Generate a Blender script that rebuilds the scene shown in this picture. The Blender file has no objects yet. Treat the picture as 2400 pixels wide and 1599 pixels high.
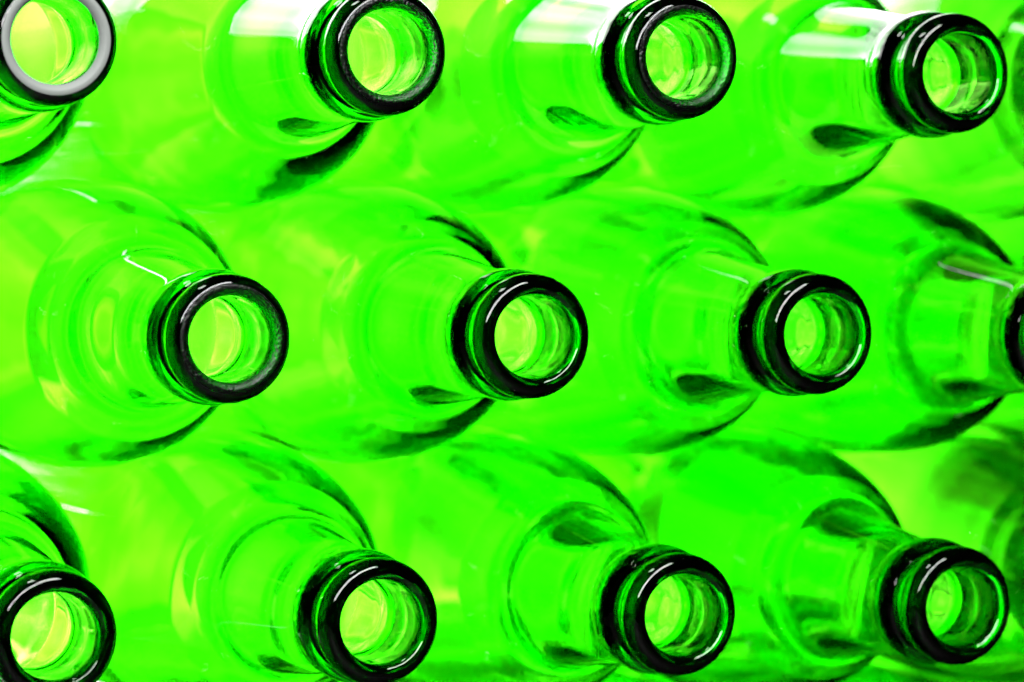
import bpy, math, random
import numpy as np
from mathutils import Matrix, Vector

scene = bpy.context.scene
C = scene.collection

# ------------------------------------------------------------------ render
scene.render.engine = 'CYCLES'
cy = scene.cycles
cy.max_bounces = 40
cy.transmission_bounces = 40
cy.glossy_bounces = 40
cy.diffuse_bounces = 3
cy.transparent_max_bounces = 16
cy.caustics_refractive = True
cy.caustics_reflective = True
cy.blur_glossy = 0.0
cy.sample_clamp_indirect = 8.0
cy.use_denoising = True
try:
    cy.denoiser = 'OPENIMAGEDENOISE'
except Exception:
    pass
scene.view_settings.view_transform = 'Standard'
scene.view_settings.look = 'None'
scene.view_settings.exposure = 0
scene.view_settings.gamma = 1

w = bpy.data.worlds.new('World')
scene.world = w
w.use_nodes = True
bg = w.node_tree.nodes['Background']
bg.inputs['Color'].default_value = (0.6, 0.7, 0.65, 1)
bg.inputs['Strength'].default_value = 0.012          # dark studio

# ------------------------------------------------------------------ materials
def new_mat(name):
    m = bpy.data.materials.new(name)
    m.use_nodes = True
    nt = m.node_tree
    nt.nodes.clear()
    out = nt.nodes.new('ShaderNodeOutputMaterial')
    return m, nt, out

def glass(name, tint, rough=0.0, bump=0.0, bump_scale=60.0):
    """Bottle glass as a slab: clear on the way in; on the way out (or at an inner bounce) the light
    has crossed the wall once, so it is coloured by tint ** (1 / cos(angle)), Beer's law for that wall."""
    m, nt, out = new_mat(name)
    N = nt.nodes.new
    L = nt.links.new
    fr = N('ShaderNodeFresnel'); fr.inputs['IOR'].default_value = 1.52
    gl = N('ShaderNodeBsdfGlossy'); gl.inputs['Roughness'].default_value = rough
    rf = N('ShaderNodeBsdfRefraction'); rf.inputs['IOR'].default_value = 1.52
    rf.inputs['Roughness'].default_value = rough
    mix = N('ShaderNodeMixShader')
    L(fr.outputs[0], mix.inputs[0]); L(rf.outputs[0], mix.inputs[1]); L(gl.outputs[0], mix.inputs[2])
    L(mix.outputs[0], out.inputs['Surface'])
    tc = N('ShaderNodeTexCoord')
    geo = N('ShaderNodeNewGeometry')
    dot = N('ShaderNodeVectorMath'); dot.operation = 'DOT_PRODUCT'
    L(geo.outputs['Incoming'], dot.inputs[0]); L(geo.outputs['Normal'], dot.inputs[1])
    ab = N('ShaderNodeMath'); ab.operation = 'ABSOLUTE'; L(dot.outputs['Value'], ab.inputs[0])
    mx = N('ShaderNodeMath'); mx.operation = 'MAXIMUM'; mx.inputs[1].default_value = 0.14; L(ab.outputs[0], mx.inputs[0])
    # uneven wall thickness
    mp = N('ShaderNodeMapping'); mp.inputs['Scale'].default_value = (1, 0.35, 1)
    L(tc.outputs['Object'], mp.inputs[0])
    nz = N('ShaderNodeTexNoise'); nz.inputs['Scale'].default_value = 45; nz.inputs['Detail'].default_value = 3
    L(mp.outputs[0], nz.inputs['Vector'])
    rp = N('ShaderNodeMapRange')
    rp.inputs['From Min'].default_value = 0.3; rp.inputs['From Max'].default_value = 0.7
    rp.inputs['To Min'].default_value = 0.85; rp.inputs['To Max'].default_value = 1.15
    L(nz.outputs['Fac'], rp.inputs['Value'])
    dv = N('ShaderNodeMath'); dv.operation = 'DIVIDE'; L(rp.outputs[0], dv.inputs[0]); L(mx.outputs[0], dv.inputs[1])
    ex = N('ShaderNodeMath'); ex.operation = 'MULTIPLY'; L(dv.outputs[0], ex.inputs[0]); L(geo.outputs['Backfacing'], ex.inputs[1])
    cc = N('ShaderNodeCombineColor')
    for i in range(3):
        pw = N('ShaderNodeMath'); pw.operation = 'POWER'; pw.inputs[0].default_value = tint[i]
        L(ex.outputs[0], pw.inputs[1]); L(pw.outputs[0], cc.inputs[i])
    L(cc.outputs[0], rf.inputs['Color']); L(cc.outputs[0], gl.inputs['Color'])
    if bump > 0:
        n2 = N('ShaderNodeTexNoise'); n2.inputs['Scale'].default_value = bump_scale
        n2.inputs['Detail'].default_value = 2
        L(tc.outputs['Object'], n2.inputs['Vector'])
        bp = N('ShaderNodeBump'); bp.inputs['Strength'].default_value = bump
        bp.inputs['Distance'].default_value = 0.0004
        L(n2.outputs['Fac'], bp.inputs['Height'])
        for n in (fr, gl, rf):
            L(bp.outputs[0], n.inputs['Normal'])
    return m

def power(t, k):
    return tuple(v ** k for v in t)
T_BODY = (0.28, 0.75, 0.10)      # one wall of the body
T_NECK = power(T_BODY, 0.72)
T_LIP = power(T_BODY, 4.0)
M_BODY = glass('green_glass', T_BODY, bump=0.05, bump_scale=45)
M_BASE = glass('thick_base_glass', power(T_BODY, 1.9), bump=0.05, bump_scale=45)
M_NECK = glass('green_neck_glass', T_NECK, bump=0.05, bump_scale=70)
M_LIP = glass('thick_green_glass', T_LIP, bump=0.02, bump_scale=120)
M_COL = glass('collar_green_glass', power(T_BODY, 3.4), bump=0.02, bump_scale=120)
M_RIM = glass('smooth_rim_glass', T_LIP, rough=0.03, bump=0.04, bump_scale=1200)
M_GRAIN = glass('grainy_rim_glass', T_LIP, rough=0.28, bump=0.9, bump_scale=1500)

def frosted():
    m, nt, out = new_mat('frosted_rim_glass')
    N = nt.nodes.new; L = nt.links.new
    d = N('ShaderNodeBsdfPrincipled')
    d.inputs['Base Color'].default_value = (0.36, 0.39, 0.36, 1)
    d.inputs['Roughness'].default_value = 0.55
    tc = N('ShaderNodeTexCoord')
    nz = N('ShaderNodeTexNoise'); nz.inputs['Scale'].default_value = 1800; nz.inputs['Detail'].default_value = 3
    L(tc.outputs['Object'], nz.inputs['Vector'])
    bp = N('ShaderNodeBump'); bp.inputs['Strength'].default_value = 0.4; bp.inputs['Distance'].default_value = 0.0002
    L(nz.outputs['Fac'], bp.inputs['Height']); L(bp.outputs[0], d.inputs['Normal'])
    L(d.outputs[0], out.inputs['Surface'])
    return m
M_FROST = frosted()

def emissive(name, col, strength):
    m, nt, out = new_mat(name)
    N = nt.nodes.new; L = nt.links.new
    e = N('ShaderNodeEmission')
    tc = N('ShaderNodeTexCoord')
    nz = N('ShaderNodeTexNoise'); nz.inputs['Scale'].default_value = 3.0; nz.inputs['Detail'].default_value = 1
    L(tc.outputs['Object'], nz.inputs['Vector'])
    rp = N('ShaderNodeMapRange')
    rp.inputs['To Min'].default_value = strength * 0.8; rp.inputs['To Max'].default_value = strength * 1.2
    L(nz.outputs['Fac'], rp.inputs['Value']); L(rp.outputs[0], e.inputs['Strength'])
    e.inputs['Color'].default_value = (*col, 1)
    L(e.outputs[0], out.inputs['Surface'])
    return m

# ------------------------------------------------------------------ bottle profile (mm: depth behind the mouth, radius)
OUT = [(0, 11.5), (0, 11.8), (0.25, 12.6), (0.9, 13.5), (2.0, 14.3), (3.4, 14.7), (4.9, 14.65), (5.7, 14.1), (6.3, 13.4), (7.5, 13.1), (9.3, 13.1),
       (10.6, 13.6), (11.6, 14.8), (13.6, 15.7), (17.6, 15.75), (19.8, 15.2), (21.2, 14.7), (22.6, 14.6), (27, 14.9), (36, 16.0),
       (48, 17.6), (57, 18.9), (62, 19.8), (66, 21.9), (70, 25.4), (76, 29.0), (84, 32.3), (93, 34.6), (102, 36.0), (111, 37.0),
       (122, 37.6), (140, 37.72), (200, 37.72), (270, 37.72), (283, 37.5), (288.5, 35.5), (290, 31.5), (288.5, 27), (282, 20),
       (274, 11), (270, 4), (269.5, 0)]
INN = [(264.5, 0), (265, 4), (269, 11.5), (277, 21), (283, 27.0), (284.3, 31.0), (281, 33.0), (268, 33.6),
       (200, 33.8), (140, 33.8), (122, 34.2), (111, 33.5), (102, 32.4), (93, 30.7), (84, 28.1), (76, 24.8), (70, 21.6), (66, 18.7), (62, 16.8), (57, 15.7),
       (48, 14.5), (36, 13.0), (27, 10.6), (24, 10.0), (22.4, 9.5), (21, 9.15), (19.6, 9.2), (18, 9.65), (15, 9.85), (11, 9.8), (9, 9.5), (6, 9.5), (3.2, 9.55), (1.8, 9.7), (0.8, 10.1), (0.2, 10.8), (0, 11.3)]

def chaikin(P, n=3):
    P = np.array(P, float)
    for _ in range(n):
        Q = np.empty((2 * len(P), 2))
        Q[0] = P[0]; Q[-1] = P[-1]
        a = P[:-1]; b = P[1:]
        Q[1:-1:2] = 0.75 * a + 0.25 * b
        Q[2:-1:2] = 0.25 * a + 0.75 * b
        P = Q
    return P

P_OUT = chaikin(OUT)
P_INN = chaikin(INN)
SEG = 160
TH = np.linspace(0, 2 * np.pi, SEG, endpoint=False)

def smooth_noise(rng, y, kmax, ny, span):
    """low frequency periodic noise over (depth, angle)"""
    g = np.zeros((len(y), SEG))
    for k in range(0, kmax + 1):
        for j in range(ny):
            a = rng.normal() / (1 + 0.6 * k + 0.5 * j)
            g += a * np.cos(k * TH[None, :] + rng.uniform(0, 6.28)) * np.cos(j * math.pi * y[:, None] / span + rng.uniform(0, 6.28))
    return g

def build_bottle(seed, rim_mat, weight, lumps):
    """one closed wall of glass, cut into parts; returns {part: mesh}"""
    rng = np.random.default_rng(seed)
    prof = np.vstack([P_OUT, P_INN])
    n = len(prof); no = len(P_OUT)
    y = prof[:, 0]; r = prof[:, 1]
    # some bottles are blown heavier than others
    kt = weight
    ro = np.interp(y[no:], y[:no - 26], r[:no - 26])
    wgt = np.interp(y[no:], [62, 75, 240, 262], [0, 1, 1, 0])
    r = r.copy()
    r[no:] = np.where(r[no:] > 12, ro - (ro - r[no:]) * (1 + (kt - 1) * wgt), r[no:])
    R = np.repeat(r[:, None], SEG, 1)
    # hand-of-the-furnace unevenness: the inner wall wanders, the outer barely
    amp_in = np.interp(y, [0, 4, 14, 30, 60, 90, 130, 250, 265, 290], [0, .02, .05, .14, .22, .42, .45, .4, .2, .2])
    amp_out = np.interp(y, [0, 10, 16, 30, 60, 130, 280, 290], [0.03, .04, .05, .05, .10, .04, .04, 0])
    gi = smooth_noise(rng, y, 5, 6, 130.0) * 0.42
    go = smooth_noise(rng, y, 3, 4, 150.0) * 0.42
    amp = np.where(np.arange(n) < no, amp_out, amp_in)[:, None]
    amp = amp * rng.uniform(0.3, 0.75)
    g = np.where((np.arange(n) < no)[:, None], go, gi)
    R = np.maximum(R + amp * g * np.minimum(1, r[:, None] / 9), 0.0)
    # glass that sagged to one side at the root of the neck
    for (a, hgt, wid) in lumps:
        R[no:] -= hgt * np.exp(-((y[no:, None] - 57) / np.where(y[no:, None] < 57, 15.0, 8.0)) ** 2) * np.exp(-(np.angle(np.exp(1j * (TH[None] - a))) / wid) ** 2)
    X = R * np.cos(TH)[None]; Z = R * np.sin(TH)[None]; Y = np.repeat(y[:, None], SEG, 1)
    V = np.stack([X, Y, Z], -1) * 0.001
    du = np.empty_like(V); du[1:-1] = V[2:] - V[:-2]; du[0] = V[1] - V[-1]; du[-1] = V[0] - V[-2]
    dv = np.roll(V, -1, 1) - np.roll(V, 1, 1)
    Nn = np.cross(du, dv)
    ln = np.linalg.norm(Nn, axis=-1, keepdims=True)
    Nn = Nn / np.maximum(ln, 1e-15)
    bad = (ln[..., 0] < 1e-12)
    Nn[bad] = (0, 1, 0)
    for i in range(n):
        if r[i] < 0.01:
            Nn[i] = (0, 1, 0) if i < no else (0, -1, 0)
    # outer wall must point away from the axis
    mid = no // 2
    if (Nn[mid, 0] @ np.array([1, 0, 0])) < 0:
        Nn = np.where(bad[..., None], Nn, -Nn)
        for i in range(n):
            if r[i] < 0.01:
                Nn[i] = (0, 1, 0) if i < no else (0, -1, 0)
        flip = True
    else:
        flip = False
    # part of every band of faces (band i joins ring i and ring i+1; the last closes the mouth)
    part = []
    for i in range(n):
        j = (i + 1) % n
        ym = 0.5 * (y[i] + y[j]); rm = 0.5 * (r[i] + r[j]); outer = i < no - 1
        if i == no - 1:
            part.append(None); continue
        if ym < 1.3 and rm < 12.3 and rm > 9.8: part.append('rim')
        elif ym < 8.4: part.append('lip')
        elif ym < 21.8: part.append('collar')
        elif ym < 66.0: part.append('neck')
        elif ym > 262.0: part.append('base')
        else: part.append('body')
    mats = {'rim': rim_mat, 'lip': M_LIP, 'collar': M_COL, 'neck': M_NECK, 'body': M_BODY, 'base': M_BASE}
    out = {}
    cols = np.arange(SEG); nx = (cols + 1) % SEG
    for pn in ('body', 'base', 'neck', 'collar', 'lip', 'rim'):
        F = []
        for i in range(n):
            if part[i] != pn: continue
            j = (i + 1) % n
            a = i * SEG + cols; b = i * SEG + nx; c = j * SEG + nx; d = j * SEG + cols
            F.append(np.stack([a, d, c, b] if flip else [a, b, c, d], 1))
        F = np.vstack(F)
        ids, inv = np.unique(F, return_inverse=True)
        inv = inv.reshape(F.shape)
        vs = V.reshape(-1, 3)[ids]; ns = Nn.reshape(-1, 3)[ids]
        # check winding against the normals
        p = vs[inv]
        fn = np.cross(p[:, 2] - p[:, 0], p[:, 3] - p[:, 1])
        s = np.einsum('ij,ij->i', fn, ns[inv].mean(1)).sum()
        if s < 0: inv = inv[:, ::-1]
        me = bpy.data.meshes.new('bottle_' + pn)
        me.from_pydata(vs.tolist(), [], inv.tolist())
        me.polygons.foreach_set('use_smooth', np.ones(len(inv), bool))
        me.normals_split_custom_set_from_vertices(ns.tolist())
        me.materials.append(mats[pn])
        out[pn] = me
    return out

# ------------------------------------------------------------------ the stack
PITCH = 0.0758
ROWS = {'A': 1, 'B': 0, 'C': -1, 'D': -2}
BODY_LEN = 0.29

def grid(row, col):
    x = (col - 2) * PITCH - (PITCH / 2 if row in 'AC' else 0)
    return x, ROWS[row] * PITCH * 0.866

# how heavily each bottle was blown (wall thickness factor of shoulder and body)
WEIGHT = {('A', 1): 0.7, ('A', 2): 1.0, ('A', 3): 0.55, ('A', 4): 0.6, ('B', 1): 0.5, ('B', 2): 0.8, ('B', 3): 0.55,
          ('B', 4): 0.8, ('C', 1): 0.9, ('C', 2): 0.6, ('C', 3): 0.55, ('C', 4): 0.6}
# thick places at the root of the neck: (direction, height in mm, angular width)
LUMPS = {('A', 2): [(-75, 1.6, 0.5)], ('A', 3): [(-110, 1.6, 0.6)], ('A', 4): [(-80, 4.2, 0.6)], ('B', 1): [(190, 1.0, 0.9)],
         ('B', 2): [(-75, 1.8, 0.5)], ('B', 3): [(-80, 4.2, 0.6)], ('B', 4): [(80, 2.5, 0.6), (-80, 1.5, 0.6)],
         ('C', 2): [(-80, 1.4, 0.4)], ('C', 3): [(80, 3.8, 0.55), (-80, 1.5, 0.5)], ('C', 4): [(80, 3.4, 0.5), (-80, 1.5, 0.5)]}

def link(name, me, parent):
    o = bpy.data.objects.new(name, me)
    C.objects.link(o)
    o.parent = parent
    return o

def bottle(row, col, dx, dz, dy, rim, label, seed):
    x, z = grid(row, col)
    mouth = Vector((x + dx * 0.001, dy * 0.001, z + dz * 0.001))
    foot = Vector((x, BODY_LEN, z))
    ax = (foot - mouth).normalized()
    rot = Vector((0, 1, 0)).rotation_difference(ax).to_matrix().to_4x4()
    rng = random.Random(seed)
    root = bpy.data.objects.new('wine_bottle', None)
    C.objects.link(root)
    root.empty_display_size = 0.02
    spin = rng.uniform(0, 6.28)
    root.matrix_world = Matrix.Translation(mouth) @ rot @ Matrix.Rotation(spin, 4, 'Y')
    root['label'] = label
    root['category'] = 'bottle'
    root['group'] = 'green wine bottles lying in a stack'
    ms = build_bottle(seed, {'s': M_RIM, 'g': M_GRAIN, 'f': M_FROST}[rim], WEIGHT.get((row, col), 0.7),
                      [(math.radians(a) + spin, h, wd) for a, h, wd in LUMPS.get((row, col), [])])
    link('body', ms['body'], root)
    link('base', ms['base'], root)
    nk = link('neck', ms['neck'], root)
    cl = link('collar_ring', ms['collar'], nk)
    lp = link('lip', ms['lip'], nk)
    rm = link('rim', ms['rim'], nk)
    if rim == 'f': rm['label'] = 'frosted white rim'
    if rim == 'g': rm['label'] = 'grainy grey rim'
    return root

SPOTS = [
    # row col  dx    dz    dy  rim label
    ('A', 1, -1.53, -0.19, 0, 'f', 'green bottle with a frosted white rim, cut by the top left corner'),
    ('A', 2, 0.84, -0.53, 0, 'g', 'green bottle with grainy rim, second from left in the top row'),
    ('A', 3, -0.37, 0.25, 0, 'g', 'green bottle with grainy rim, third from left in the top row'),
    ('A', 4, -1.73, -1.40, 0, 's', 'green bottle with glossy rim and pale neck, rightmost mouth of the top row'),
    ('A', 5, 0, 0, 0, 's', 'green bottle at the right edge of the top row, mouth out of frame'),
    ('B', 1, 1.62, -0.20, 0, 'g', 'green bottle with grainy grey rim, leftmost in the middle row'),
    ('B', 2, -0.17, 0.23, 0, 's', 'green bottle with its mouth in the centre of the photo'),
    ('B', 3, -0.78, 0.59, 0, 's', 'green bottle whose mouth is third from left in the middle row'),
    ('B', 4, -1.8, 0, 0, 's', 'green bottle whose mouth is cut off by the right edge of the middle row'),
    ('C', 1, -0.58, 0.06, 0, 's', 'green bottle whose dark mouth fills the bottom left corner of the photo'),
    ('C', 2, 0.33, 0.61, 0, 's', 'green bottle whose mouth is second from left in the bottom row'),
    ('C', 3, 1.18, -0.35, 0, 's', 'green bottle whose mouth is third from left in the bottom row'),
    ('C', 4, 1.33, -0.75, 0, 's', 'green bottle whose mouth is in the bottom right corner of the photo'),
    ('C', 5, 0, 0, 0, 's', 'green bottle behind the bottom right mouth, only its blurred shoulder in the frame'),
]
SPOTS += [
    ('D', 1, 0, 0, 0, 's', 'green bottle of the lowest row, wedged below the first and second bottom mouths'),
    ('D', 2, 0, 0, 0, 's', 'green bottle of the lowest row, wedged below the second and third bottom mouths'),
    ('D', 3, 0, 0, 0, 's', 'green bottle of the lowest row, wedged below the third and fourth bottom mouths'),
    ('D', 4, 0, 0, 0, 's', 'green bottle of the lowest row, right of the bottom right mouth'),
    ('D', 5, 0, 0, 0, 's', 'green bottle of the lowest row, under the blurred shoulder at bottom right'),
    ('A', 0, 0, 0, 0, 's', 'green bottle beyond the left edge of the top row'),
    ('B', 0, 0, 0, 0, 's', 'green bottle beyond the left edge of the middle row'),
    ('C', 0, 0, 0, 0, 's', 'green bottle beyond the left edge of the bottom row'),
    ('B', 5, 0, 0, 0, 's', 'green bottle beyond the right edge of the middle row'),
]
for i, s in enumerate(SPOTS):
    bottle(*s, seed=11 + i)

# ------------------------------------------------------------------ setting
def sheet(name, corners, mat, label=None):
    me = bpy.data.meshes.new(name)
    me.from_pydata(corners, [], [(0, 1, 2, 3)])
    me.materials.append(mat)
    o = bpy.data.objects.new(name, me)
    C.objects.link(o)
    o['kind'] = 'structure'
    if label: o['label'] = label
    return o

def backdrop_mat(x1, z0, z1, strength):
    """self-glowing white sheet: light falloff to right and top is painted into the emission"""
    m, nt, out = new_mat('glowing_white_backdrop')
    N = nt.nodes.new; L = nt.links.new
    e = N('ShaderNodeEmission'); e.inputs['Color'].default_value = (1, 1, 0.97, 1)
    tc = N('ShaderNodeTexCoord'); sp = N('ShaderNodeSeparateXYZ'); L(tc.outputs['Object'], sp.inputs[0])
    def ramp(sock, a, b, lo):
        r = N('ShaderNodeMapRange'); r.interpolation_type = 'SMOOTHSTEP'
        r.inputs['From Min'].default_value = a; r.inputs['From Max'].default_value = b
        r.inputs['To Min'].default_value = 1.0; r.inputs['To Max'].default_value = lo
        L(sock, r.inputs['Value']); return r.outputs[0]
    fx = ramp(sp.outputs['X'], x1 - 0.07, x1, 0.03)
    fz = ramp(sp.outputs['Z'], 0.10, 0.28, 0.33)  # painted dimming of the glow above the stack
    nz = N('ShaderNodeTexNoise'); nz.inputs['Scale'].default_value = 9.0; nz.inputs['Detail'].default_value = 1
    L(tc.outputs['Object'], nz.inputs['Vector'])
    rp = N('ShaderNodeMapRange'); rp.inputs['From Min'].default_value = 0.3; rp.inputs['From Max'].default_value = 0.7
    rp.inputs['To Min'].default_value = strength * 0.45; rp.inputs['To Max'].default_value = strength * 1.7  # bright and dim light patches painted into the glow
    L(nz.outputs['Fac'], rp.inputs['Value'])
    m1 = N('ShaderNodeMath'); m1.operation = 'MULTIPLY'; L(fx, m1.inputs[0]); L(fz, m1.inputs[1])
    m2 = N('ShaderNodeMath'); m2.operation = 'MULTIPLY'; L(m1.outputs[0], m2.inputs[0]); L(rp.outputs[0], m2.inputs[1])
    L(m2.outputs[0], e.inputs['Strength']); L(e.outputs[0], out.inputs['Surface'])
    return m
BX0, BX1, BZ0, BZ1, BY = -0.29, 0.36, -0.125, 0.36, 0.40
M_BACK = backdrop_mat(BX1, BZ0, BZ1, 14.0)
sheet('backdrop', [(BX0, BY, BZ0), (BX1, BY, BZ0), (BX1, BY, BZ1), (BX0, BY, BZ1)], M_BACK, 'unevenly glowing white backdrop behind the bottles')

m, nt, out = new_mat('dark_table')
pb = nt.nodes.new('ShaderNodeBsdfPrincipled')
pb.inputs['Base Color'].default_value = (0.012, 0.014, 0.012, 1); pb.inputs['Roughness'].default_value = 0.5
nt.links.new(pb.outputs[0], out.inputs['Surface'])
TZ = ROWS['D'] * PITCH * 0.866 - 0.0379
sheet('table_top', [(-0.9, -0.5, TZ), (0.9, -0.5, TZ), (0.9, 0.7, TZ), (-0.9, 0.7, TZ)], m, 'dark table top under the stack')

# ------------------------------------------------------------------ lamps
def area(name, loc, target, sx, sy, power, col=(1, 1, 1)):
    l = bpy.data.lights.new(name, 'AREA')
    l.shape = 'RECTANGLE'; l.size = sx; l.size_y = sy; l.energy = power; l.color = col
    o = bpy.data.objects.new(name, l)
    C.objects.link(o)
    o.location = loc
    o.rotation_euler = (Vector(target) - Vector(loc)).to_track_quat('-Z', 'Y').to_euler()
    return o
k = area('front_softbox', (-0.20, -0.53, 0.50), (0, 0, 0), 0.95, 0.17, 9.0)
zz = Vector(k.location).normalized()                      # lamp shines along -Z
xx = Vector((1, 0.14, 0.8)); xx = (xx - zz * xx.dot(zz)).normalized()
yy = zz.cross(xx)
k.rotation_euler = Matrix((xx, yy, zz)).transposed().to_euler()
area('overhead_softbox', (-0.33, -0.10, 0.88), (0, 0, 0), 0.25, 0.12, 1.2)

# ------------------------------------------------------------------ camera
cd = bpy.data.cameras.new('camera')
cam = bpy.data.objects.new('camera', cd)
C.objects.link(cam)
r = Vector((0.9194415344235903, -0.3930660976478743, 0.01123866792219093))
u = Vector((0.0026020297777522173, 0.03466157714776364, 0.9993957196779788))
b = r.cross(u)
cam.matrix_world = Matrix(((r.x, u.x, b.x, -0.32695), (r.y, u.y, b.y, -0.74918), (r.z, u.z, b.z, 0.02605), (0, 0, 0, 1)))
cd.sensor_width = 36
cd.sensor_fit = 'HORIZONTAL'
cd.lens = 124.1
cd.clip_start = 0.01
cd.clip_end = 50
cd.dof.use_dof = True
cd.dof.focus_distance = 0.81
cd.dof.aperture_fstop = 14
scene.camera = cam
